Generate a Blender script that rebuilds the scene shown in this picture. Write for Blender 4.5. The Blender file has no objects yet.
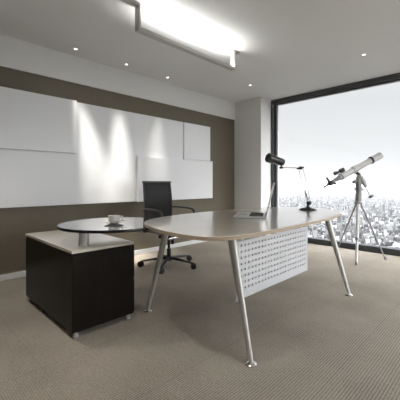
import bpy, bmesh, math, random
from mathutils import Vector, Matrix, Euler

S = 1.05            # one unit of the layout below = camera height above the floor = 1.05 m
R7 = math.sqrt(.5)
C = bpy.context.scene.collection
scn = bpy.context.scene

# ------------------------------------------------------------------ camera
cam_d = bpy.data.cameras.new('camera'); cam = bpy.data.objects.new('camera', cam_d); C.objects.link(cam)
cam.location = (0, 0, 1.0*S)
cam.rotation_euler = (math.radians(90), 0, math.radians(-45))
cam_d.sensor_width = 36; cam_d.lens = 308/400*36
cam_d.shift_y = -17/400
cam_d.clip_start = .02; cam_d.clip_end = 60000
scn.camera = cam

# ------------------------------------------------------------------ world (overcast daylight)
w = bpy.data.worlds.new('World'); scn.world = w; w.use_nodes = True
nt = w.node_tree; bg = nt.nodes['Background']
tc = nt.nodes.new('ShaderNodeTexCoord'); sx = nt.nodes.new('ShaderNodeSeparateXYZ')
rmp = nt.nodes.new('ShaderNodeValToRGB'); nz = nt.nodes.new('ShaderNodeTexNoise')
nz.inputs['Scale'].default_value = 1.6; nz.inputs['Detail'].default_value = 4
mpw = nt.nodes.new('ShaderNodeMapping'); mpw.inputs['Scale'].default_value = (1, 1, 3)
ad = nt.nodes.new('ShaderNodeMath'); ad.operation = 'MULTIPLY_ADD'; ad.inputs[1].default_value = .16; 
nt.links.new(tc.outputs['Generated'], sx.inputs[0]); nt.links.new(tc.outputs['Generated'], mpw.inputs[0]); nt.links.new(mpw.outputs[0], nz.inputs[0])
nt.links.new(nz.outputs[0], ad.inputs[0]); nt.links.new(sx.outputs[2], ad.inputs[2])
nt.links.new(ad.outputs[0], rmp.inputs[0]); nt.links.new(rmp.outputs[0], bg.inputs[0])
e = rmp.color_ramp.elements
e[0].position = 0.06; e[0].color = (.72, .72, .725, 1)
e[1].position = .30; e[1].color = (.60, .603, .618, 1)
q = e.new(.46); q.color = (.68, .68, .70, 1)
q = e.new(1.0); q.color = (5.2, 5.25, 5.4, 1)
# sky glow added to light the room, high behind the viewer's right shoulder
dt = nt.nodes.new('ShaderNodeVectorMath'); dt.operation = 'DOT_PRODUCT'; dt.inputs[1].default_value = Vector((-.25, -1, .55)).normalized()
nt.links.new(tc.outputs['Generated'], dt.inputs[0])
mr = nt.nodes.new('ShaderNodeMapRange'); mr.inputs['From Min'].default_value = .1; mr.inputs['From Max'].default_value = 1
mr.inputs['To Min'].default_value = 1.0; mr.inputs['To Max'].default_value = 5.5; mr.interpolation_type = 'SMOOTHSTEP'
nt.links.new(dt.outputs['Value'], mr.inputs['Value']); nt.links.new(mr.outputs[0], bg.inputs[1])
scn.view_settings.view_transform = 'Standard'; scn.view_settings.look = 'None'
scn.view_settings.exposure = 0.5; scn.view_settings.gamma = 1; scn.view_settings.use_curve_mapping = False
scn.cycles.max_bounces = 10; scn.cycles.diffuse_bounces = 5; scn.cycles.transparent_max_bounces = 16
scn.cycles.glossy_bounces = 5; scn.cycles.volume_bounces = 4
scn.cycles.sample_clamp_indirect = 4
scn.cycles.use_denoising = True

# strengths of the lamps in the room
SPOT_W = 330; DOWN_W = 25; STRIP = 42

# ------------------------------------------------------------------ materials
def mat(name, col, rough=.6, metal=0, spec=.5, coat=0, emit=None, noise=None, bump=None):
    m = bpy.data.materials.new(name); m.use_nodes = True
    n = m.node_tree.nodes; L = m.node_tree.links; b = n['Principled BSDF']
    b.inputs['Base Color'].default_value = (*col, 1); b.inputs['Roughness'].default_value = rough
    b.inputs['Metallic'].default_value = metal; b.inputs['Specular IOR Level'].default_value = spec
    b.inputs['Coat Weight'].default_value = coat; b.inputs['Coat Roughness'].default_value = .12
    if emit:
        b.inputs['Emission Color'].default_value = (*emit[0], 1); b.inputs['Emission Strength'].default_value = emit[1]
    if noise:
        sc, amt = noise
        t = n.new('ShaderNodeTexCoord'); z = n.new('ShaderNodeTexNoise'); z.inputs['Scale'].default_value = sc; z.inputs['Detail'].default_value = 5
        r = n.new('ShaderNodeValToRGB'); L.new(t.outputs['Object'], z.inputs[0]); L.new(z.outputs[0], r.inputs[0])
        r.color_ramp.elements[0].position = .3; r.color_ramp.elements[1].position = .7
        r.color_ramp.elements[0].color = (*[max(0, c*(1-amt)) for c in col], 1)
        r.color_ramp.elements[1].color = (*[min(1, c*(1+amt)) for c in col], 1)
        L.new(r.outputs[0], b.inputs['Base Color'])
    if bump:
        sc, st = bump
        t = n.new('ShaderNodeTexCoord'); z = n.new('ShaderNodeTexNoise'); z.inputs['Scale'].default_value = sc
        bp = n.new('ShaderNodeBump'); bp.inputs['Strength'].default_value = st; bp.inputs['Distance'].default_value = .002
        L.new(t.outputs['Object'], z.inputs[0]); L.new(z.outputs[0], bp.inputs['Height']); L.new(bp.outputs[0], b.inputs['Normal'])
    return m

def wood(name, c1, c2, rough, axis='x', scale=1, coat=0, spec=.5):
    m = mat(name, c1, rough, spec=spec, coat=coat); n = m.node_tree.nodes; L = m.node_tree.links; b = n['Principled BSDF']
    t = n.new('ShaderNodeTexCoord'); mp = n.new('ShaderNodeMapping')
    sc = [30, 30, 30]; sc['xyz'.index(axis)] = 1.5
    mp.inputs['Scale'].default_value = [s*scale for s in sc]
    z = n.new('ShaderNodeTexNoise'); z.inputs['Scale'].default_value = 1.5; z.inputs['Detail'].default_value = 6; z.inputs['Distortion'].default_value = .4
    r = n.new('ShaderNodeValToRGB'); r.color_ramp.elements[0].position = .3; r.color_ramp.elements[1].position = .72
    r.color_ramp.elements[0].color = (*c1, 1); r.color_ramp.elements[1].color = (*c2, 1)
    L.new(t.outputs['Object'], mp.inputs[0]); L.new(mp.outputs[0], z.inputs[0]); L.new(z.outputs[0], r.inputs[0]); L.new(r.outputs[0], b.inputs['Base Color'])
    return m

M = {}
M['ceiling'] = mat('ceiling_paint', (.78, .785, .78), .8, spec=.2, noise=(.8, .02))
M['white'] = mat('white_wall_paint', (.78, .775, .765), .7, spec=.3, noise=(1.2, .015))
M['brown'] = mat('taupe_wall_paint', (.140, .118, .083), .5, spec=.35, noise=(1.5, .03), bump=(60, .1))
M['panel'] = mat('white_lacquer', (.80, .805, .815), .28, spec=.45, noise=(.7, .01))
M['base'] = mat('white_gloss_trim', (.72, .72, .71), .4)
M['frame'] = mat('charcoal_aluminium', (.045, .048, .052), .4, spec=.5)
M['gasket'] = mat('grey_window_bead', (.55, .55, .57), .4)
M['wenge'] = wood('wenge_veneer', (.006, .0042, .003), (.012, .008, .0055), .3, 'z', 1, spec=.15)
M['maple'] = wood('maple_laminate', (.68, .61, .52), (.74, .675, .585), .28, 'x', .6, spec=.9, coat=1)
M['maple'].node_tree.nodes['Principled BSDF'].inputs['Coat IOR'].default_value = 1.9
M['maple_edge'] = wood('maple_edge_banding', (.42, .33, .23), (.50, .40, .29), .45, 'x', .8)
M['alu'] = mat('satin_aluminium', (.56, .55, .53), .45, metal=.6)
M['chrome'] = mat('chrome', (.8, .8, .8), .12, metal=1)
M['perf'] = mat('painted_silver_sheet', (.62, .63, .65), .42, metal=.15)
M['plastic'] = mat('black_plastic', (.012, .012, .013), .35)
M['rubber'] = mat('black_rubber', (.015, .015, .015), .6)
M['blackgloss'] = mat('black_gloss_lacquer', (.008, .008, .009), .12, coat=.6)
M['ceramic'] = mat('white_ceramic', (.72, .70, .66), .15, coat=.4)
M['coffee'] = mat('black_coffee', (.03, .015, .008), .1)
M['scope'] = mat('white_enamel', (.6, .6, .595), .3, coat=.2)
M['scope_grey'] = mat('pale_grey_cast_metal', (.25, .25, .25), .4, metal=.3)
M['lapt'] = mat('silver_laptop_shell', (.78, .78, .79), .35, metal=.2)
M['screen'] = mat('dark_glossy_screen', (.01, .01, .012), .08)
M['lampwhite'] = mat('downlight_diffuser', (.9, .9, .9), .5, emit=((1, .95, .88), 3))
M['strip'] = mat('led_strip_diffuser', (.9, .9, .9), .5, emit=((1, .985, .96), STRIP))
M['channel'] = mat('brushed_light_channel', (.50, .49, .47), .4, metal=.3)
M['channel_lip'] = mat('pale_light_channel', (.62, .61, .59), .4, metal=.3)

# glass: clear with a reflection that grows at grazing angles
def glassmat(name, tint, ior=1.5, fac=1.0):
    m = bpy.data.materials.new(name); m.use_nodes = True; n = m.node_tree.nodes; L = m.node_tree.links
    n.clear(); o = n.new('ShaderNodeOutputMaterial'); mx = n.new('ShaderNodeMixShader'); tr = n.new('ShaderNodeBsdfTransparent')
    gl = n.new('ShaderNodeBsdfGlossy'); fr = n.new('ShaderNodeFresnel'); fr.inputs[0].default_value = ior
    gl.inputs['Roughness'].default_value = .01; tr.inputs[0].default_value = (*tint, 1)
    k = n.new('ShaderNodeMath'); k.operation = 'MULTIPLY'; k.inputs[1].default_value = fac; k.use_clamp = True
    L.new(fr.outputs[0], k.inputs[0]); L.new(k.outputs[0], mx.inputs[0]); L.new(tr.outputs[0], mx.inputs[1]); L.new(gl.outputs[0], mx.inputs[2]); L.new(mx.outputs[0], o.inputs[0])
    return m
M['pane'] = glassmat('window_glass', (.97, .98, .98), 1.5, .35)
M['glass'] = glassmat('tinted_table_glass', (.80, .82, .80), 2.1, 2.2)

# mesh fabric of the chair back: open weave
def weave():
    m = mat('black_net_fabric', (.018, .018, .018), .7, spec=.3); n = m.node_tree.nodes; L = m.node_tree.links
    b = n['Principled BSDF']; b.inputs['Alpha'].default_value = .86
    return m
M['net'] = weave()

def carpet():
    m = mat('ribbed_loop_carpet', (.2, .18, .15), .92, spec=.12); n = m.node_tree.nodes; L = m.node_tree.links; b = n['Principled BSDF']
    t = n.new('ShaderNodeTexCoord')
    sp = n.new('ShaderNodeSeparateXYZ'); L.new(t.outputs['Object'], sp.inputs[0])
    def math_(op, a, bb=None, c=None):
        q = n.new('ShaderNodeMath'); q.operation = op
        for i, v in enumerate((a, bb, c)):
            if v is None: continue
            if isinstance(v, (int, float)): q.inputs[i].default_value = v
            else: L.new(v, q.inputs[i])
        return q.outputs[0]
    # fine fleck
    z = n.new('ShaderNodeTexNoise'); z.inputs['Scale'].default_value = 170; z.inputs['Detail'].default_value = 3
    mp = n.new('ShaderNodeMapping'); mp.inputs['Scale'].default_value = (.35, 1, 1); L.new(t.outputs['Object'], mp.inputs[0]); L.new(mp.outputs[0], z.inputs[0])
    # soft wear
    z2 = n.new('ShaderNodeTexNoise'); z2.inputs['Scale'].default_value = 1.4; z2.inputs['Detail'].default_value = 4; L.new(t.outputs['Object'], z2.inputs[0])
    # ribs run along X: wave over Y
    ph = math_('MULTIPLY', sp.outputs[1], 2*math.pi/.0145)
    wob = math_('MULTIPLY_ADD', z.outputs[0], 3.2, ph)
    rib = math_('MULTIPLY_ADD', math_('SINE', wob), .5, .5)
    # loops across the ribs
    lp = math_('MULTIPLY_ADD', math_('SINE', math_('MULTIPLY', sp.outputs[0], 2*math.pi/.012)), .5, .5)
    h = math_('MULTIPLY_ADD', lp, .30, math_('MULTIPLY', rib, .65))
    h = math_('MULTIPLY_ADD', z.outputs[0], 1.25, h)          # 0..2.2
    f = math_('MULTIPLY_ADD', z2.outputs[0], .5, math_('MULTIPLY', h, .40))
    r = n.new('ShaderNodeValToRGB'); L.new(f, r.inputs[0])
    r.color_ramp.elements[0].position = .25; r.color_ramp.elements[0].color = (.066, .057, .045, 1)
    r.color_ramp.elements[1].position = 1.15 if False else 1.0; r.color_ramp.elements[1].color = (.455, .405, .34, 1)
    # carpet tile joints every 0.6 m
    def joint(o, off):
        fr = math_('FRACT', math_('MULTIPLY', math_('ADD', o, off), 1/.6))
        return math_('LESS_THAN', fr, .010)
    j = math_('MAXIMUM', joint(sp.outputs[1], 10.13), math_('MULTIPLY', joint(sp.outputs[0], 10.2), .5))
    mx = n.new('ShaderNodeMix'); mx.data_type = 'RGBA'; mx.blend_type = 'MULTIPLY'; L.new(math_('MULTIPLY', j, .22), mx.inputs[0])
    L.new(r.outputs[0], mx.inputs[6]); mx.inputs[7].default_value = (.3, .3, .3, 1); L.new(mx.outputs[2], b.inputs['Base Color'])
    bp = n.new('ShaderNodeBump'); bp.inputs['Strength'].default_value = .6; bp.inputs['Distance'].default_value = .003
    L.new(h, bp.inputs['Height']); L.new(bp.outputs[0], b.inputs['Normal'])
    return m
M['carpet'] = carpet()

# ------------------------------------------------------------------ mesh helpers (layout units)
def box(bm, x0, x1, y0, y1, z0, z1, bev=0, seg=2, rot=None, cen=None):
    r = bmesh.ops.create_cube(bm, size=1); v = r['verts']
    mtx = Matrix.Translation(((x0+x1)/2, (y0+y1)/2, (z0+z1)/2)) @ Matrix.Diagonal((x1-x0, y1-y0, z1-z0, 1))
    bmesh.ops.transform(bm, matrix=mtx, verts=v)
    if bev:
        ed = list({e for q in v for e in q.link_edges})
        g = bmesh.ops.bevel(bm, geom=ed, offset=bev, segments=seg, affect='EDGES', profile=.5)
        v = list({q for f in g['faces'] for q in f.verts} | {q for q in v if q.is_valid})
    return v

def obox(bm, c, size, M3, bev=0, seg=2):
    """oriented box: centre c, size along the columns of M3"""
    b2 = bmesh.new(); box(b2, -size[0]/2, size[0]/2, -size[1]/2, size[1]/2, -size[2]/2, size[2]/2, bev, seg)
    b2.transform(Matrix.Translation(c) @ M3.to_4x4()); me = bpy.data.meshes.new('t'); b2.to_mesh(me); b2.free(); bm.from_mesh(me); bpy.data.meshes.remove(me)

def frame_of(d):
    d = Vector(d).normalized(); up = Vector((0, 0, 1)) if abs(d.z) < .95 else Vector((1, 0, 0))
    a = d.cross(up).normalized(); b = a.cross(d).normalized(); return a, b, d

def tube(bm, pts, r, n=16, cap=True, flat=None):
    """swept tube through pts; r a number or a list; flat=(a,b) gives an elliptic section scale"""
    pts = [Vector(p) for p in pts]; k = len(pts); rr = r if isinstance(r, (list, tuple)) else [r]*k
    rings = []; prev = None
    for i, p in enumerate(pts):
        d = (pts[min(i+1, k-1)] - pts[max(i-1, 0)])
        if d.length < 1e-9: d = prev[2] if prev else Vector((0, 0, 1))
        if prev is None: a, b, d = frame_of(d)
        else:
            d.normalize(); a = prev[0] - d*prev[0].dot(d); a.normalize(); b = d.cross(a)*-1; b = a.cross(d)
        prev = (a, b, d)
        fa, fb = flat if flat else (1, 1)
        rings.append([bm.verts.new(p + a*math.cos(t)*rr[i]*fa + b*math.sin(t)*rr[i]*fb) for t in [2*math.pi*j/n for j in range(n)]])
    for i in range(k-1):
        for j in range(n):
            bm.faces.new((rings[i][j], rings[i][(j+1) % n], rings[i+1][(j+1) % n], rings[i+1][j]))
    if cap:
        bm.faces.new(rings[0]); bm.faces.new(rings[-1])

def lathe(bm, c, prof, n=32, axis=(0, 0, 1)):
    """prof = [(radius, distance along axis), ...]"""
    a, b, d = frame_of(axis); c = Vector(c); rings = []
    for r, h in prof:
        if r < 1e-6: rings.append([bm.verts.new(c + d*h)])
        else: rings.append([bm.verts.new(c + d*h + a*math.cos(t)*r + b*math.sin(t)*r) for t in [2*math.pi*j/n for j in range(n)]])
    for i in range(len(rings)-1):
        p, q = rings[i], rings[i+1]
        for j in range(n):
            k = (j+1) % n
            if len(p) == 1 and len(q) == 1: continue
            if len(p) == 1: bm.faces.new((p[0], q[j], q[k]))
            elif len(q) == 1: bm.faces.new((p[j], p[k], q[0]))
            else: bm.faces.new((p[j], p[k], q[k], q[j]))
    if len(rings[0]) > 1: bm.faces.new(rings[0])
    if len(rings[-1]) > 1: bm.faces.new(rings[-1])

def prism(bm, pts, z0, z1):
    lo = [bm.verts.new((x, y, z0)) for x, y in pts]; hi = [bm.verts.new((x, y, z1)) for x, y in pts]; n = len(pts)
    bm.faces.new(lo[::-1]); bm.faces.new(hi)
    for i in range(n): bm.faces.new((lo[i], lo[(i+1) % n], hi[(i+1) % n], hi[i]))

def curve(pts, n=8, closed=False):
    pts = [Vector(p) for p in pts]; k = len(pts); out = []
    rng = range(k) if closed else range(k-1)
    for i in rng:
        if closed: a, b, c, d = pts[(i-1) % k], pts[i], pts[(i+1) % k], pts[(i+2) % k]
        else: a, b, c, d = pts[max(i-1, 0)], pts[i], pts[i+1], pts[min(i+2, k-1)]
        for j in range(n):
            t = j/n
            out.append(.5*((2*b) + (c-a)*t + (2*a-5*b+4*c-d)*t*t + (3*b-a-3*c+d)*t**3))
    if not closed: out.append(pts[-1])
    return out

OFF = {}
def obj(name, bm, m, parent=None, origin=None, smooth=35, bevel=0, solid=0):
    bmesh.ops.recalc_face_normals(bm, faces=bm.faces)
    off = Vector(OFF.get(parent.name, (0, 0, 0))) if parent else Vector(origin or (0, 0, 0))
    bm.transform(Matrix.Scale(S, 4) @ Matrix.Translation(-off))
    me = bpy.data.meshes.new(name); bm.to_mesh(me); bm.free()
    me.materials.append(M[m] if isinstance(m, str) else m)
    if smooth:
        for p in me.polygons: p.use_smooth = True
        me.set_sharp_from_angle(angle=math.radians(smooth))
    o = bpy.data.objects.new(name, me); C.objects.link(o)
    if parent: o.parent = parent; OFF[o.name] = tuple(off)
    else: o.location = off*S
    if bevel:
        b = o.modifiers.new('bevel', 'BEVEL'); b.width = bevel*S; b.segments = 2; b.limit_method = 'ANGLE'; b.angle_limit = .7
    if solid:
        s = o.modifiers.new('solid', 'SOLIDIFY'); s.thickness = solid*S; s.offset = 0
    return o

def tag(o, label=None, cat=None, group=None, kind=None):
    if label: o['label'] = label
    if cat: o['category'] = cat
    if group: o['group'] = group
    if kind: o['kind'] = kind
    return o

def thing(name, label, cat, loc, group=None, rotz=0, local=False):
    o = bpy.data.objects.new(name, None); C.objects.link(o); o.location = Vector(loc)*S; o.rotation_euler = (0, 0, rotz)
    o.empty_display_size = .1
    OFF[o.name] = (0, 0, 0) if local else tuple(loc)
    return tag(o, label, cat, group)

def new(): return bmesh.new()
def one(f, *a, **k):
    bm = new(); f(bm, *a, **k); return bm

def W(px, py, d):
    """a point of the room seen at (px, py) of the photograph, d in front of the lens"""
    u = (px-200)/308; v = (183-py)/308
    return Vector((R7*d*(1+u), R7*d*(1-u), 1 + v*d))

# ------------------------------------------------------------------ the room
XB, XW, YR, YL, H = -1.7, 4.962, -2.3, 3.663, 2.51
XP, YP = 4.581, 3.067           # the corner pillar
T = .12
def st(name, bm, m, bevel=0, label=None):
    o = obj(name, bm, m, smooth=0, bevel=bevel); o['kind'] = 'structure'; return o
st('floor', one(box, XB-T, XW+.16, YR-T, YL+T, -.12, 0), 'carpet')
st('ceiling', one(box, XB-T, XW+.3, YR-T, YL+T, H, H+.15), 'ceiling')
st('wall_left', one(box, XB-T, XW+.25, YL, YL+T, 0, H), 'brown')
st('wall_back', one(box, XB-T, XB, YR, YL, 0, H), 'white')
rw = new(); box(rw, XB-T, 1.0, YR-T, YR, 0, H)
st('wall_right', rw, 'white')
fr = new()
for x in (1.0, 2.9, XW-.08): box(fr, x, x+.075, YR-T, YR, .085, H-.075)
box(fr, 1.0, XW-.005, YR-T, YR, H-.075, H); box(fr, 1.0, XW-.005, YR-T, YR, 0, .085)
wf2 = st('added_window_2', fr, 'frame')  # unseen window wall, added to bring more daylight into the room
obj('window_pane', one(box, 1.05, XW-.06, YR-.062, YR-.058, .08, H-.07), 'pane', wf2, smooth=0)
st('wall_corner', one(box, XW-.005, XW+.25, YR-T, YR, 0, H), 'white')
st('wall_front', one(box, XP, XW+.16, YP, YL, 0, H), 'white', bevel=.004)
st('trim_1', one(box, XB, XP, YL-.022, YL, 2.192, H), 'white')
st('baseboard_left', one(box, XB, XP, YL-.014, YL, 0, .062), 'base', bevel=.004)
st('baseboard_front', one(box, XP-.014, XP, YP-.014, YL-.014, 0, .062), 'base', bevel=.004)

# window: charcoal frame, grey bead, one wide pane
fr = new()
FX0, FX1 = XW-.06, XW+.07
box(fr, FX0, FX1, YP-.045, YP, 0, H)                      # left jamb
box(fr, FX0, FX1, YR, YP-.045, H-.075, H)                 # head
box(fr, FX0, FX1, YR, YP-.045, 0, .085)                   # sill rail
box(fr, FX0, FX1, YR, YR+.075, .085, H-.075)
wf = st('window_1', fr, 'frame', bevel=.004)
sash = new()
box(sash, FX0+.05, FX1-.02, YP-.072, YP-.045, .085, H-.075)
box(sash, FX0+.05, FX1-.02, YR+.075, YP-.072, H-.088, H-.075)
obj('sash', sash, 'frame', wf, smooth=0)
bead = new()
box(bead, FX0+.07, FX1-.03, YP-.100, YP-.072, .085, H-.088)
box(bead, FX0+.07, FX1-.03, YR+.075, YP-.100, H-.098, H-.088)
obj('glazing_bead', bead, 'gasket', wf, smooth=0)
obj('window_pane', one(box, FX0+.083, FX0+.087, YR+.07, YP-.09, .08, H-.09), 'pane', wf, smooth=0)

# ------------------------------------------------------------------ wall panels
yb = YL-.030
def panel(x0, x1, z0, z1, y0, y1, label):
    o = obj('wall_panel', one(box, x0, x1, y0, y1, z0, z1), 'panel', origin=((x0+x1)/2, y1, z0), smooth=0, bevel=.003)
    return tag(o, label, 'wall panel', 'white lacquered panels on the taupe wall')
def xw(px, y):
    u = (px-200)/308; return y*(1+u)/(1-u)
x183, x77 = xw(183.3, yb), xw(77, yb-.055)
x138 = xw(138, yb-.045); xR = xw(210.3, yb)
panel(-.9, x183, .745, 1.965, yb, YL, 'large white backing panel running behind the chair, with the brightest light scallops')
panel(x183+.018, xR, 1.378, 1.965, yb, YL, 'small upright white panel at the top right of the panel wall')
panel(-.9, x77, 1.348, 1.965, yb-.055, yb, 'raised long white panel at the upper left of the panel wall')
panel(x138, xR+.012, .742, 1.372, yb-.045, yb, 'raised wide white panel at the lower right, behind the chair back')

# ------------------------------------------------------------------ ceiling lights
def downlight(x, y, label, power, aim, size, group):
    t = thing('ceiling_downlight', label, 'ceiling light', (x, y, H), group)
    bm = new(); lathe(bm, (x, y, H), [(.030, 0), (.030, -.004), (.024, -.006), (.018, -.004), (.018, 0)], 28); obj('trim_ring', bm, 'ceiling_ring' if False else 'white', t)
    bm = new(); lathe(bm, (x, y, H-.001), [(.0175, 0), (.0175, -.002), (.0, -.003)], 24); obj('diffuser', bm, 'lampwhite', t)
    l = bpy.data.lights.new('downlight_beam', 'SPOT'); l.energy = power; l.spot_size = math.radians(size); l.spot_blend = 1
    l.color = (1, .95, .88); l.shadow_soft_size = .09
    lo = bpy.data.objects.new('downlight_beam', l); C.objects.link(lo); lo.parent = t; lo.location = (0, 0, -.03)
    d = Vector(aim) - Vector((x, y, H)); lo.rotation_euler = d.to_track_quat('-Z', 'Y').to_euler()
    return t
gw = 'recessed downlights washing the panel wall'
downlight(1.462, 3.44, 'leftmost ceiling downlight in the row above the wall panels', SPOT_W, (2.0, 3.61, .4), 24, gw)
downlight(2.108, 3.43, 'middle ceiling downlight in the row above the wall panels', SPOT_W, (2.16, 3.61, .4), 24, gw)
downlight(2.783, 3.44, 'ceiling downlight in the panel wall row nearest the pillar', SPOT_W*.4, (2.70, 3.60, .4), 24, gw)
gr = 'recessed downlights along the window side'
downlight(3.905, 2.81, 'ceiling downlight just in front of the pillar top', DOWN_W, (3.9, 2.81, 0), 70, gr)
downlight(3.92, 1.197, 'ceiling downlight above the telescope by the window', DOWN_W, (3.92, 1.2, 0), 70, gr)

gd = 'added downlights out of view over the carpet'
for x, y, lb in ((.60, 2.72, 'added ceiling downlight over the carpet left of the cabinet, out of view'), (.35, 1.1, 'added ceiling downlight over the carpet nearest the viewer, out of view')):
    downlight(x, y, lb, DOWN_W*2.6, (x, y, 0), 80, gd)  # unseen lamps, added to brighten the floor and cabinet at the left

# suspended light channel folded from one strip
t = thing('linear_ceiling_light', 'long slim metal light channel folded down from the ceiling, glowing upward', 'ceiling light', (1.47, 2.2, H))
X0, X1, Y0, Y1, DR, TH = 1.462, 2.755, 2.185, 2.245, .206, .018
zb = H-DR
bm = new()
box(bm, X0, X1, Y0, Y1, zb-TH, zb)
obj('bottom_bar', bm, 'channel', t, smooth=0, bevel=.002)
obj('side_lip', one(box, X0+TH, X1-TH, Y1-.006, Y1, zb, zb+.020), 'channel', t, smooth=0)
obj('side_lip', one(box, X0+TH, X1-TH, Y0, Y0+.004, zb, zb+.009), 'channel', t, smooth=0)
obj('upright', one(box, X0, X0+TH, Y0, Y1, zb, H-.018), 'channel', t, smooth=0)
obj('upright', one(box, X1-TH, X1, Y0, Y1, zb, H-.018), 'channel_lip', t, smooth=0)
obj('ceiling_bar', one(box, .15, X0+TH, Y0, Y1, H-.018, H), 'channel', t, smooth=0)
obj('ceiling_bar', one(box, X1-TH, X1+.07, Y0, Y1, H-.018, H), 'channel', t, smooth=0)
obj('light_strip', one(box, X0+TH+.05, X1-TH-.02, Y0+.014, Y1-.014, zb, zb+.002), 'strip', t, smooth=0)

# ------------------------------------------------------------------ conference desk
t = thing('office_desk', 'large pale wood desk with rounded top and splayed metal legs', 'desk', (2.1, 1.5, 0))
out = [(1.185, 1.70), (1.30, 1.83), (1.50, 1.915), (1.80, 1.960), (2.10, 1.970), (2.45, 1.955), (2.75, 1.905), (3.00, 1.82), (3.15, 1.68), (3.175, 1.50),
       (3.12, 1.32), (3.01, 1.17), (2.85, 1.055), (2.50, .985), (2.15, .962), (1.80, .950), (1.48, .948), (1.26, .965), (1.135, 1.02), (1.075, 1.12), (1.065, 1.27), (1.095, 1.46)]
oc = [(p.x, p.y) for p in curve([(x, y, 0) for x, y in out], 6, True)]
bm = new(); prism(bm, oc, .7125, .735)
top = obj('tabletop', bm, 'maple', t, smooth=35, bevel=.0025)
# warm edge band round the top
bm = new(); n = len(oc); cx = sum(p[0] for p in oc)/n; cy = sum(p[1] for p in oc)/n
ring = []
for i, (x, y) in enumerate(oc):
    a, b = Vector(oc[i-1]), Vector(oc[(i+1) % n]); d = (b-a).normalized(); nn = Vector((d.y, -d.x))
    if nn.dot(Vector((x-cx, y-cy))) < 0: nn = -nn
    ring.append([bm.verts.new((x+nn.x*k, y+nn.y*k, z)) for k, z in ((-.002, .714), (.0015, .714), (.0015, .7325), (-.002, .7325))])
for i in range(n):
    for j in range(4): bm.faces.new((ring[i][j], ring[(i+1) % n][j], ring[(i+1) % n][(j+1) % 4], ring[i][(j+1) % 4]))
obj('edge_band', bm, 'maple_edge', t)
def deskleg(fx, fy, tx, ty, r0=.015, r1=.029, m='alu'):
    bm = new(); d = Vector((tx-fx, ty-fy, .69))
    tube(bm, [(fx, fy, .012), (fx+d.x*.5, fy+d.y*.5, .012+.34), (tx, ty, .70)], [r0, (r0+r1)/2, r1], 20, flat=(1, .8))
    l = obj('leg', bm, m, t)
    bm = new(); lathe(bm, (fx, fy, 0), [(.030, 0), (.032, .004), (.026, .010), (.012, .014), (.012, .02)], 28)
    obj('foot_disc', bm, 'chrome', l)
for f_, t_ in (((1.4026, 1.004), (1.455, 1.19)), ((2.885, 1.004), (2.845, 1.19)), ((1.414, 1.989), (1.46, 1.80)), ((2.885, 1.989), (2.84, 1.80))):
    deskleg(*f_, *t_)
bm = new(); tube(bm, [(2.053, 1.607, .006), (2.045, 1.50, .705)], [.012, .017], 16); l = obj('leg', bm, 'alu', t)
bm = new(); lathe(bm, (2.053, 1.607, 0), [(.02, 0), (.021, .004), (.012, .01)], 24); obj('foot_disc', bm, 'chrome', l)
for x in (1.455, 2.845):
    obj('crossbar', one(box, x-.02, x+.02, 1.17, 1.82, .6915, .7125), 'frame', t, smooth=0, bevel=.004)
obj('long_rail', one(box, 1.475, 2.825, 1.47, 1.51, .6915, .7125), 'frame', t, smooth=0, bevel=.004)
# perforated modesty panel
px0, px1, py_, pz0, pz1 = 1.585, 2.585, 1.25, .233, .618
bm = new(); NX, NZ = 23, 8
def cuts(a, b, n, hole, ma, mb):
    p = (b-a-ma-mb)/n; v = [a]
    for i in range(n): c = a+ma+p*(i+.5); v += [c-hole/2, c+hole/2]
    return v + [b]
xs = cuts(px0, px1, NX, .0135, .03, .03); zs = cuts(pz0, pz1, NZ, .0150, .045, .012)
gv = [[bm.verts.new((x, py_, z)) for z in zs] for x in xs]
for i in range(len(xs)-1):
    for j in range(len(zs)-1):
        if i % 2 == 1 and j % 2 == 1: continue
        bm.faces.new((gv[i][j], gv[i+1][j], gv[i+1][j+1], gv[i][j+1]))
obj('modesty_panel', bm, 'perf', t, smooth=0, solid=.006)
for x in (1.66, 2.10, 2.50):
    obj('panel_bracket', one(box, x-.014, x+.014, py_+.004, py_+.012, .58, .7125), 'perf', t, smooth=0)
    
# arm that carries the glass from the near left leg
bm = new(); tube(bm, curve([(1.452, 1.832, .60), (1.40, 1.91, .635), (1.34, 2.00, .655), (1.33, 2.015, .661)], 5), .009, 12)
obj('glass_bracket', bm, 'alu', t)

# ------------------------------------------------------------------ round glass return
t = thing('glass_side_table', 'round glass tabletop with black rim, raised over the dark cabinet on a metal post', 'table', (.948, 2.094, .567))
gc = (1.228, 2.184); gr_ = .398
bm = new(); lathe(bm, (*gc, .672), [(gr_-.004, 0), (gr_-.004, .0165)], 96)
obj('glass_top', bm, 'glass', t, smooth=30)
bm = new(); n = 96; ring = []
for i in range(n):
    a = 2*math.pi*i/n; ca, sa = math.cos(a), math.sin(a)
    ring.append([bm.verts.new((gc[0]+ca*r, gc[1]+sa*r, z)) for r, z in ((gr_-.005, .670), (gr_+.004, .670), (gr_+.0055, .680), (gr_+.004, .6895), (gr_-.005, .6895))])
for i in range(n):
    for j in range(5): bm.faces.new((ring[i][j], ring[(i+1) % n][j], ring[(i+1) % n][(j+1) % 5], ring[i][(j+1) % 5]))
obj('rim', bm, 'blackgloss', t)
bm = new(); lathe(bm, (.948, 2.094, .567), [(.040, 0), (.040, .006), (.035, .008), (.035, .098), (.042, .1), (.042, .105)], 32)
obj('support_post', bm, 'alu', t)

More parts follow.
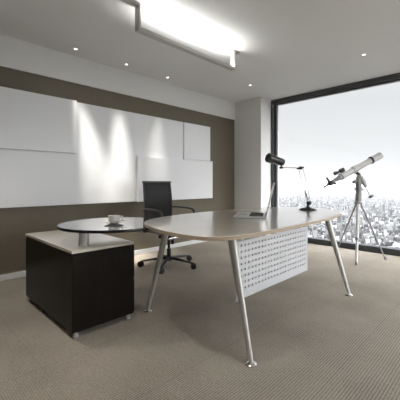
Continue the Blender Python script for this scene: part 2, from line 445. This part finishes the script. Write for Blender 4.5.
# ------------------------------------------------------------------ low cabinet
t = thing('low_cabinet', 'dark wenge storage cabinet with pale wood top beside the desk', 'cabinet', (1.055, 2.42, 0))
cx0, cx1, cy0, cy1 = .808, 1.266, 1.958, 2.925
obj('body', one(box, cx0+.003, cx1-.003, cy0+.003, cy1-.003, .038, .547), 'wenge', t, smooth=0, bevel=.0025)
obj('cabinet_top', one(box, cx0, cx1, cy0, cy1, .547, .567), 'maple', t, smooth=0, bevel=.002)
for x in (cx0+.035, cx1-.035):
    for y in (cy0+.025, cy1-.035):
        bm = new(); lathe(bm, (x, y, 0), [(.017, 0), (.019, .004), (.019, .018), (.013, .02), (.013, .038)], 20)
        obj('foot', bm, 'alu', t)
# drawer fronts towards the window side
for k, (z0, z1) in enumerate(((.045, .29), (.296, .541))):
    for y0, y1 in ((cy0+.012, 2.424), (2.43, cy1-.012)):
        d_ = obj('drawer', one(box, cx1-.003, cx1+.012, y0, y1, z0, z1), 'wenge', t, smooth=0, bevel=.002)
        obj('handle', one(box, cx1+.012, cx1+.024, (y0+y1)/2-.06, (y0+y1)/2+.06, z1-.04, z1-.03), 'alu', d_, smooth=0)

# ------------------------------------------------------------------ cup and saucer
cxp, cyp, zg = 1.2016, 2.132, .6895
t = thing('saucer', 'white saucer on the round glass top under the coffee cup', 'saucer', (cxp, cyp, zg))
bm = new(); lathe(bm, (cxp, cyp, zg), [(.030, 0), (.034, .002), (.058, .008), (.074, .014), (.075, .016), (.057, .011), (.032, .006), (0, .005)], 48)
obj('dish', bm, 'ceramic', t)
t = thing('coffee_cup', 'white ceramic coffee cup standing on the saucer', 'cup', (cxp, cyp, zg+.006))
z0 = zg+.006
bm = new(); lathe(bm, (cxp, cyp, z0), [(.024, 0), (.026, .004), (.036, .010), (.042, .025), (.0435, .052), (.0445, .056), (.0405, .055), (.039, .045), (.036, .02), (0, .014)], 48)
obj('bowl', bm, 'ceramic', t)
hd = Vector((R7, -R7, 0))
c0 = Vector((cxp, cyp, z0))
bm = new(); tube(bm, curve([c0+hd*.041+Vector((0, 0, .047)), c0+hd*.060+Vector((0, 0, .050)), c0+hd*.069+Vector((0, 0, .037)), c0+hd*.058+Vector((0, 0, .022)), c0+hd*.040+Vector((0, 0, .018))], 6), .0042, 10)
obj('cup_handle', bm, 'ceramic', t)
bm = new(); lathe(bm, (cxp, cyp, z0+.040), [(.0385, 0), (0, .001)], 32); obj('coffee', bm, 'coffee', t)
sp = new(); a_ = c0+hd*.040+Vector((-.03, -.03, .010)); 
tube(sp, curve([c0+Vector((-.02, -.045, .012)), c0+Vector((.02, -.062, .016)), c0+Vector((.068, -.072, .023))], 5), [.004]*5+[.0022]*6, 8, flat=(1, .6))
lathe(sp, c0+Vector((-.03, -.040, .009)), [(.001, 0), (.010, .001), (.011, .003), (.009, .005), (.001, .005)], 16)
tag(obj('teaspoon', sp, 'chrome', origin=tuple(c0)), 'small metal teaspoon lying on the saucer beside the cup', 'spoon')

# ------------------------------------------------------------------ laptop
zt = .7355
hn = Vector((1.952, 1.262, 0)); e1 = Vector((.845, .535, 0)).normalized(); e2 = Vector((-e1.y, e1.x, 0))
WL, DL = .345, .245
Mx = Matrix((e1, e2, Vector((0, 0, 1)))).transposed()
t = thing('laptop', 'open silver laptop with black keys seen edge-on upon the desk', 'laptop', tuple((hn+Vector((0, 0, zt)))))
def lp(a, b, z): return hn + e1*a + e2*b + Vector((0, 0, z))
bm = new(); obox(bm, lp(WL/2, DL/2, zt+.0075), (WL, DL, .011), Mx, .003); obj('base', bm, 'lapt', t)
bm = new(); obox(bm, lp(WL/2, .075, zt+.0135), (WL*.86, .105, .0012), Mx); kb = obj('keyboard', bm, 'plastic', t, smooth=0)
bm = new()
for r in range(5):
    for c in range(13):
        obox(bm, lp(WL*.07+WL*.86*(c+.5)/13, .028+.0195*(r+.5), zt+.0152), (WL*.86/13*.82, .0158, .0028), Mx)
tag(obj('keys', bm, 'rubber', kb, smooth=0), kind='stuff')
bm = new(); obox(bm, lp(WL/2, .185, zt+.0133), (.10, .065, .0006), Mx); obj('touchpad', bm, 'alu', t, smooth=0)
tilt = math.radians(14)
zd = Vector((0, 0, 1))*math.cos(tilt) - e2*math.sin(tilt)
Ms = Matrix((e1, zd, e1.cross(zd))).transposed()
sc0 = lp(WL/2, .002, zt+.012)
bm = new(); obox(bm, sc0+zd*.132, (WL, .262, .008), Ms, .003); sl = obj('screen_lid', bm, 'lapt', t)
nrm = e1.cross(zd); 
if nrm.dot(e2) < 0: nrm = -nrm
bm = new(); obox(bm, sc0+zd*.135+nrm*.0043, (WL*.93, .225, .0015), Ms); obj('display', bm, 'screen', sl, smooth=0)
bm = new(); tube(bm, [lp(.05, .002, zt+.014), lp(WL-.05, .002, zt+.014)], .006, 12); obj('hinge', bm, 'plastic', t)

# ------------------------------------------------------------------ desk lamp
lx, ly = 2.887, 1.388; dl = (lx+ly)*R7
t = thing('desk_lamp', 'black swing-arm desk lamp on a round base at the far desk end', 'desk lamp', (lx, ly, .735))
bm = new(); lathe(bm, (lx, ly, .735), [(.083, 0), (.085, .004), (.080, .010), (.050, .024), (.020, .031), (.014, .034), (.012, .052), (0, .054)], 40)
obj('base', bm, 'blackgloss', t)
vd = Vector((R7, R7, 0))
A = W(309, 203, dl); B1 = W(300.5, 168, dl)
bm = new(); lathe(bm, A - vd*.02, [(.006, 0), (.020, .003), (.020, .037), (.006, .04)], 20, axis=vd)
tube(bm, [A+Vector((0, 0, .005)), Vector((lx, ly, .775))], .010, 10)
obj('joint', bm, 'plastic', t)
side = Vector((R7, -R7, 0))
armd = (B1-A).normalized(); sd = armd.cross(vd).normalized()
for s in (-1, 1):
    bm = new(); tube(bm, [A+sd*s*.018+Vector((0, 0, .01)), B1+sd*s*.022], .0034, 10); obj('arm_rod', bm, 'alu', t)
bm = new()     # tension spring between the rods
q0, q1 = A+sd*.004+armd*.03, A+sd*.006+armd*.13
tube(bm, [q0+(q1-q0)*(i/90)+(sd*math.cos(i*.9)+vd*math.sin(i*.9))*.006 for i in range(91)], .0018, 6); obj('spring', bm, 'plastic', t)
bm = new(); lathe(bm, B1-vd*.015, [(.004, 0), (.016, .003), (.016, .027), (.004, .03)], 20, axis=vd)
tube(bm, [B1+sd*.032-side*.005, B1-sd*.032], .008, 10); obj('joint', bm, 'plastic', t)
Cj = W(281.3, 167, dl)
bm = new(); tube(bm, [B1, Cj+Vector((0, 0, -.004))], .0042, 10); obj('upper_arm', bm, 'alu', t)
bm = new(); lathe(bm, Cj+Vector((0, 0, -.018)), [(.004, 0), (.019, .004), (.019, .018), (.007, .024), (.007, .05)], 16); obj('swivel', bm, 'plastic', t)
# barrel shaped shade opening to the left and a little to the viewer
h0 = W(267.8, 157.6, dl-.05); h1 = W(283.5, 162.6, dl+.03); ax = (h1-h0).normalized(); Lh = (h1-h0).length
bm = new(); lathe(bm, h0, [(.036, .01), (.043, 0), (.046, .003), (.046, .045), (.037, .055), (.037, Lh*.86), (.033, Lh*.96), (.020, Lh), (0, Lh)], 32, axis=ax)
sh = obj('lamp_shade', bm, 'blackgloss', t)
bm = new(); lathe(bm, h0+ax*.0085, [(.035, 0), (.0, -.002)], 24, axis=ax); obj('shade_opening', bm, 'rubber', sh)

# ------------------------------------------------------------------ office chair (built facing -y, turned slightly)
t = thing('office_chair', 'black mesh-back swivel office chair with armrests behind the desk', 'office chair', (2.368, 2.90, 0), rotz=math.radians(0), local=True)
# five star base
hub = new(); lathe(hub, (0, 0, .065), [(.032, 0), (.036, .006), (.036, .045), (.028, .056)], 24); obj('hub', hub, 'plastic', t)
for k in range(5):
    a = math.radians(0+72*k); ca, sa = math.cos(a), math.sin(a)
    bm = new(); tube(bm, [(ca*.02, sa*.02, .098), (ca*.16, sa*.16, .088), (ca*.335, sa*.335, .068)], [.024, .019, .013], 12, flat=(1, .75))
    lg = obj('base_arm', bm, 'plastic', t)
    bm = new(); p = Vector((ca*.335, sa*.335, 0)); td = Vector((-sa, ca, 0)); tw = (td*math.cos(.6)+Vector((ca, sa, 0))*math.sin(.6))
    for s in (-1, 1):
        lathe(bm, p+Vector((0, 0, .034))+tw*(.007 if s > 0 else -.021), [(.026, 0), (.034, .003), (.034, .013), (.026, .016)], 20, axis=tw)
    tube(bm, [p+Vector((0, 0, .034))-tw*.008, p+Vector((0, 0, .034))+tw*.008], .009, 10)
    tube(bm, [p+Vector((0, 0, .034)), p+Vector((0, 0, .07))], .007, 8)
    obj('caster', bm, 'rubber', lg)
bm = new(); lathe(bm, (0, 0, .11), [(.026, 0), (.026, .10), (.015, .102), (.015, .235)], 20); obj('gas_column', bm, 'plastic', t)
bm = new(); box(bm, -.085, .10, -.10, .11, .325, .36, .01); box(bm, -.05, .06, -.05, .07, .355, .425, .01); obj('tilt_mechanism', bm, 'plastic', t)
bm = new(); box(bm, -.10, .12, -.13, -.10, .338, .366, .006); obj('seat_bracket', bm, 'chrome', t)
bm = new(); box(bm, -.10, .12, .09, .12, .338, .366, .006); obj('seat_bracket', bm, 'chrome', t)
bm = new(); lathe(bm, (.035, -.03, .262), [(.016, 0), (.020, .004), (.020, .045), (.010, .05), (.010, .075)], 16); obj('tension_knob', bm, 'plastic', t)
bm = new(); tube(bm, curve([(.08, -.05, .345), (.16, -.09, .352), (.22, -.13, .340), (.25, -.15, .312)], 6), .0075, 10); obj('tilt_lever', bm, 'plastic', t)
# seat cushion with a rounded front
bm = new()
prof = [(-.235, .415), (-.25, .430), (-.235, .444), (-.15, .455), (0, .45), (.15, .448), (.205, .455), (.215, .44), (.20, .425), (0, .418)]
L_ = [[bm.verts.new((x, y, z)) for y, z in prof] for x in (-.235, -.225, -.1, 0, .1, .225, .235)]
for r_ in L_[0] + L_[-1]: r_.co.y *= .93; r_.co.z = .436+(r_.co.z-.436)*.6
for i in range(len(L_)-1):
    for j in range(len(prof)): bm.faces.new((L_[i][j], L_[i+1][j], L_[i+1][(j+1) % len(prof)], L_[i][(j+1) % len(prof)]))
bm.faces.new(L_[0]); bm.faces.new(L_[-1]); obj('seat', bm, 'net_solid' if False else 'rubber', t, smooth=50)
# back: a frame of tube with net stretched in it; leans back a little
def bp(x, z):
    k = (z-.40)/.62
    return Vector((x*(.205+.008*math.sin(k*3.1)), .215+.02*k-.022*math.sin(k*math.pi), z))
zz = [.40+.612*i/14 for i in range(15)]
left = [bp(-1, z) for z in zz]; right = [bp(1, z) for z in zz]
bm = new(); tube(bm, left, .0095, 10); obj('back_upright', bm, 'plastic', t)
bm = new(); tube(bm, right, .0095, 10); obj('back_upright', bm, 'plastic', t)
bm = new(); box(bm, -.222, .222, right[-1].y-.012, right[-1].y+.012, 1.000, 1.024, .006); obj('top_rail', bm, 'plastic', t)
bm = new(); box(bm, -.215, .215, right[0].y-.012, right[0].y+.012, .395, .420, .006); obj('bottom_rail', bm, 'plastic', t)
bm = new(); n = 8
g = [[bm.verts.new(l_.lerp(r_, i/n) + Vector((0, .018*math.sin(math.pi*i/n), 0))) for i in range(n+1)] for l_, r_ in zip(left, right)]
for i in range(len(g)-1):
    for j in range(n): bm.faces.new((g[i][j], g[i][j+1], g[i+1][j+1], g[i+1][j]))
obj('back_mesh', bm, 'net', t, smooth=60, solid=.003)
for s in (-1, 1):
    bm = new(); x = s*.252
    pts = curve([(s*.218, .215, .68), (s*.242, .185, .690), (x, .10, .692), (x, -.10, .688), (x, -.160, .672), (x, -.180, .62), (x, -.15, .50), (s*.235, -.11, .43), (s*.20, -.09, .418)], 6)
    tube(bm, pts, .0145, 12, flat=(1.3, .8)); obj('armrest', bm, 'plastic', t)

# ------------------------------------------------------------------ telescope
D = 4.13
t = thing('telescope', 'white refractor telescope on a slender tripod by the window', 'telescope', (4.41, 1.43, 0))
F1, F2, F3 = Vector((4.005, 1.307, 0)), Vector((4.561, 1.133, 0)), Vector((4.68, 1.80, 0))
hubp = W(358.2, 203, D)
for f in (F1, F2, F3):
    d = f-hubp; o_ = Vector((d.x, d.y, 0)).normalized()*.03; thick = 1.0 if f is F1 else .55
    a = hubp+o_; bm = new(); tube(bm, [a, a.lerp(f, .62)], [.020*thick, .019*thick], 16); tl = obj('tripod_leg', bm, 'scope' if f is F1 else 'scope_grey', t)
    bm = new(); tube(bm, [a.lerp(f, .60), a.lerp(f, .985)], [.016*thick, .015*thick], 16); obj('lower_tube', bm, 'scope' if f is F1 else 'scope_grey', tl)
    bm = new(); tube(bm, [a.lerp(f, .585), a.lerp(f, .625)], .024*thick, 16); obj('clamp_collar', bm, 'scope_grey', tl)
    bm = new(); lathe(bm, f, [(.014, 0), (.017, .004), (.014, .03), (.009, .04)], 16); obj('foot', bm, 'scope_grey', tl)
bm = new(); lathe(bm, hubp-Vector((0, 0, .012)), [(.030, 0), (.052, .004), (.056, .02), (.042, .034)], 28); obj('tripod_hub', bm, 'scope_grey', t)
p0, p1 = W(358.2, 202, D), W(358.8, 188, D)
bm = new(); tube(bm, [p0, p1], [.040, .034], 24); obj('pillar', bm, 'scope_grey', t)
bm = new(); tube(bm, [W(354.2, 189, D), W(363.5, 189.6, D)], .011, 12); tube(bm, [W(358.8, 190.5, D), W(358.8, 187, D)], .046, 20); obj('pillar_collar', bm, 'scope_grey', t)
bm = new(); tube(bm, [W(358.8, 188, D), W(358.3, 183, D), W(358.8, 178, D), W(359.5, 174.5, D)], [.034, .038, .034, .022], 20)
tube(bm, [W(353.3, 182, D), W(359, 180.5, D)], [.018, .03], 16); obj('mount_head', bm, 'scope_grey', t)
bm = new(); lathe(bm, W(352.6, 182.2, D), [(.006, 0), (.019, .003), (.019, .018), (.012, .02)], 16, axis=side); obj('adjusting_knob', bm, 'plastic', t)
bm = new(); tube(bm, [W(361.5, 176.5, D-.02), W(363.6, 181, D-.02), W(366.2, 186.8, D-.02)], [.026, .036, .024], 16); obj('declination_housing', bm, 'scope', t)
bm = new(); tube(bm, [W(365, 186.5, D), W(371, 196, D)], .010, 10); obj('counterweight_bar', bm, 'chrome', t)
bm = new(); cwp = W(371.2, 196.2, D); ad_ = (W(371, 196, D)-W(365, 186.5, D)).normalized(); lathe(bm, cwp-ad_*.018, [(.014, 0), (.036, .004), (.036, .032), (.014, .036)], 20, axis=ad_); obj('counterweight', bm, 'scope_grey', t)
# the optical tube: points up and out of the window, to the right
dd = .0016          # a little more distance per pixel to the right
def Q(x, y): return W(x, y, D+(x-358)*dd)
a0, a1 = Q(339.5, 177.7), Q(371, 160.3)
ax = (a1-a0).normalized(); La = (a1-a0).length
bm = new(); lathe(bm, a0, [(.030, 0), (.040, .004), (.040, La)], 36, axis=ax); ot = obj('optical_tube', bm, 'scope', t)
bm = new(); lathe(bm, a0, [(.041, La-.012), (.0505, La-.010), (.0505, La+.012), (.041, La+.014)], 36, axis=ax); obj('black_ring', bm, 'plastic', ot)
bm = new(); lathe(bm, a0, [(.048, La+.010), (.048, La+.15), (.044, La+.15), (.044, La+.06), (.0, La+.055)], 36, axis=ax); obj('dew_shield', bm, 'scope', ot)
bm = new(); lathe(bm, a0, [(.040, La*.42), (.050, La*.425), (.050, La*.53), (.040, La*.535)], 32, axis=ax); obj('tube_ring', bm, 'scope', ot)
bm = new(); lathe(bm, a0, [(.040, La*.02), (.045, La*.025), (.045, La*.07), (.040, La*.075)], 32, axis=ax); obj('rear_ring', bm, 'scope_grey', ot)
bm = new(); tube(bm, [a0+ax*.005, a0-ax*.055, a0-ax*.12], [.034, .024, .018], 24); obj('focuser', bm, 'scope_grey', ot)
up = ax.cross(vd).normalized()
if up.z < 0: up = -up
bm = new(); e_ = a0-ax*.10-up*.032; tube(bm, [e_-vd*.03, e_+vd*.03], .014, 12); obj('focus_knob', bm, 'plastic', ot)
ey = Q(330.2, 183.3)
bm = new(); tube(bm, [a0-ax*.115, ey-ax*.01], [.020, .030], 20); lathe(bm, ey-vd*.03, [(.015, 0), (.030, .01), (.030, .05), (.015, .06)], 24, axis=vd); obj('star_diagonal', bm, 'plastic', ot)
bm = new(); tube(bm, [ey, Q(326.6, 177.6)], [.016, .012], 14); obj('eyepiece', bm, 'plastic', ot)
bm = new(); tube(bm, [ey, Q(324.6, 186.8)], [.012, .008], 12); lathe(bm, Q(324.4, 186.9)-vd*.01, [(.004, 0), (.012, .003), (.012, .017), (.004, .02)], 14, axis=vd); obj('slow_motion_knob', bm, 'plastic', ot)
f0, f1 = Q(334.8, 173.6), Q(343, 169.8); fx = (f1-f0).normalized(); Lf = (f1-f0).length
bm = new(); lathe(bm, f0, [(.016, -.012), (.024, -.008), (.024, .03), (.014, .04), (.014, Lf*.55), (.028, Lf*.62), (.028, Lf+.01), (.022, Lf+.01), (0, Lf)], 20, axis=fx); fd = obj('finder_scope', bm, 'plastic', ot)
bm = new(); tube(bm, [f0.lerp(f1, .35), a0+ax*.03+up*.03], .007, 8); tube(bm, [f0.lerp(f1, .6), a0+ax*.07+up*.03], .007, 8); obj('finder_bracket', bm, 'scope_grey', fd)
bm = new(); tube(bm, [a0+ax*La*.475-up*.045, W(359.5, 174.8, D)], [.022, .020], 14); obj('saddle', bm, 'plastic', t)

# ------------------------------------------------------------------ the city far below the window
random.seed(11)
G = -235.0                                    # street level, metres
def city_mat():
    m = mat('city_building_render', (.5, .5, .5), .9, spec=.1); n = m.node_tree.nodes; L = m.node_tree.links; b = n['Principled BSDF']
    g = n.new('ShaderNodeNewGeometry'); oi = n.new('ShaderNodeObjectInfo'); a = n.new('ShaderNodeMath'); a.operation = 'ADD'
    f = n.new('ShaderNodeMath'); f.operation = 'FRACT'; r = n.new('ShaderNodeValToRGB')
    L.new(g.outputs['Random Per Island'], a.inputs[0]); L.new(oi.outputs['Random'], a.inputs[1]); L.new(a.outputs[0], f.inputs[0]); L.new(f.outputs[0], r.inputs[0])
    r.color_ramp.interpolation = 'CONSTANT'
    el = r.color_ramp.elements
    el[0].position = 0; el[0].color = (.006, .006, .007, 1)
    el[1].position = .22; el[1].color = (.024, .024, .025, 1)
    for p, c in ((.42, (.05, .05, .05)), (.62, (.085, .085, .084)), (.80, (.14, .14, .138)), (.93, (.32, .32, .32))):
        q = el.new(p); q.color = (*c, 1)
    L.new(r.outputs[0], b.inputs['Base Color'])
    return m
M['city'] = city_mat()
M['street'] = mat('grey_street_ground', (.018, .018, .018), .95, noise=(.01, .4))

def raw(name, verts, faces, m):
    me = bpy.data.meshes.new(name); me.from_pydata(verts, [], faces); me.materials.append(M[m]); me.update()
    o = bpy.data.objects.new(name, me); C.objects.link(o); return o
g_ = raw('city_ground', [(-30000, -30000, G), (40000, -30000, G), (40000, 30000, G), (-30000, 30000, G)], [(0, 1, 2, 3)], 'street'); g_['kind'] = 'structure'

def boxv(v, f, cx, cy, z0, z1, sx_, sy_, a):
    c, s = math.cos(a), math.sin(a); k = len(v)
    for z in (z0, z1):
        for x, y in ((-sx_, -sy_), (sx_, -sy_), (sx_, sy_), (-sx_, sy_)):
            v.append((cx+x*c-y*s, cy+x*s+y*c, z))
    f += [(k+4, k+5, k+6, k+7), (k, k+1, k+5, k+4), (k+1, k+2, k+6, k+5), (k+2, k+3, k+7, k+6), (k+3, k, k+4, k+7)]

sites = []
gy = 21.0; ang = .35
for i in range(-20, 330):
    for j in range(-240, 240):
        if random.random() < .08: continue
        x = 500 + i*gy*1.0; y = j*gy
        x, y = x+random.uniform(-1, 1), y+random.uniform(-1, 1)
        X = x*math.cos(ang)-y*math.sin(ang); Y = x*math.sin(ang)+y*math.cos(ang)
        d = (X+Y)*R7
        if X < 420 or d < 480 or d > 6000 or d < 700: continue
        px = 200+308*(X-Y)/(X+Y)
        if px < 215 or px > 450: continue
        hgt = random.choice((6, 8, 8, 10, 12, 14, 18, 25)) * (2.2 if random.random() < .03 else 1)
        wx, wy = random.uniform(5, 9.3), random.uniform(4.5, 9.3)
        py = 183 + 308*(-(G+hgt)+1.05)/d
        sites.append((d, px, py, X, Y, hgt, wx, wy))
vis = sorted([s for s in sites if 284 < s[1] < 398 and s[2] < 244-(325-s[1])*.11 and s[2]+2 < 237+(s[1]-325)*.14], key=lambda s: s[0])
near = set(id(s) for s in vis[:300])
# four kinds of building, each with its own roof line
protos = []
for kind in range(4):
    v, f = [], []
    if kind == 0: boxv(v, f, 0, 0, 0, 1, 1, 1, 0); boxv(v, f, .3, .2, 1, 1.18, .35, .3, 0)
    if kind == 1: boxv(v, f, -.3, 0, 0, 1, .7, 1, 0); boxv(v, f, .65, -.2, 0, .6, .35, .8, 0)
    if kind == 2: boxv(v, f, 0, 0, 0, .8, 1, 1, 0); boxv(v, f, -.2, 0, .8, 1, .6, .7, 0)
    if kind == 3:
        v = [(-1, -1, 0), (1, -1, 0), (1, 1, 0), (-1, 1, 0), (-1, -1, .75), (1, -1, .75), (1, 1, .75), (-1, 1, .75), (-1, 0, 1.05), (1, 0, 1.05)]
        f = [(0, 1, 5, 4), (2, 3, 7, 6), (1, 2, 6, 9, 5), (3, 0, 4, 8, 7), (4, 5, 9, 8), (6, 7, 8, 9)]
    me = bpy.data.meshes.new('building'); me.from_pydata(v, [], f); me.materials.append(M['city']); protos.append(me)
lab = 'small grey-toned city building far below, one of hundreds beyond the window'
V, F = [], []
for s in sites:
    d, px, py, X, Y, hgt, wx, wy = s; a = ang
    if id(s) in near:
        o = bpy.data.objects.new('building', random.choice(protos)); C.objects.link(o)
        o.location = (X, Y, G); o.scale = (wx, wy, hgt); o.rotation_euler = (0, 0, a)
        tag(o, lab, 'building', 'city buildings beyond the window')
    else:
        boxv(V, F, X, Y, G, G+hgt, wx, wy, a)
        if random.random() < .25: boxv(V, F, X+1, Y+1, G+hgt, G+hgt+3, wx*.4, wy*.4, a)
tag(raw('distant_city', V, F, 'city'), 'dense carpet of tiny grey and white city buildings fading into haze', 'city', kind='stuff')

# haze over the city
hz = bpy.data.materials.new('city_haze'); hz.use_nodes = True; n = hz.node_tree.nodes; n.clear()
vo = n.new('ShaderNodeVolumeScatter'); vo.inputs['Color'].default_value = (.74, .745, .76, 1); vo.inputs['Density'].default_value = .00007; vo.inputs['Anisotropy'].default_value = .3
oo = n.new('ShaderNodeOutputMaterial'); hz.node_tree.links.new(vo.outputs[0], oo.inputs['Volume'])
M['haze'] = hz
v, f = [], []; boxv(v, f, 7300, 0, G-5, 60, 7000, 9000, 0); f.append((3, 2, 1, 0))
h_ = raw('haze', v, f, 'haze'); tag(h_, 'pale haze hanging over the distant city', 'haze', kind='stuff')
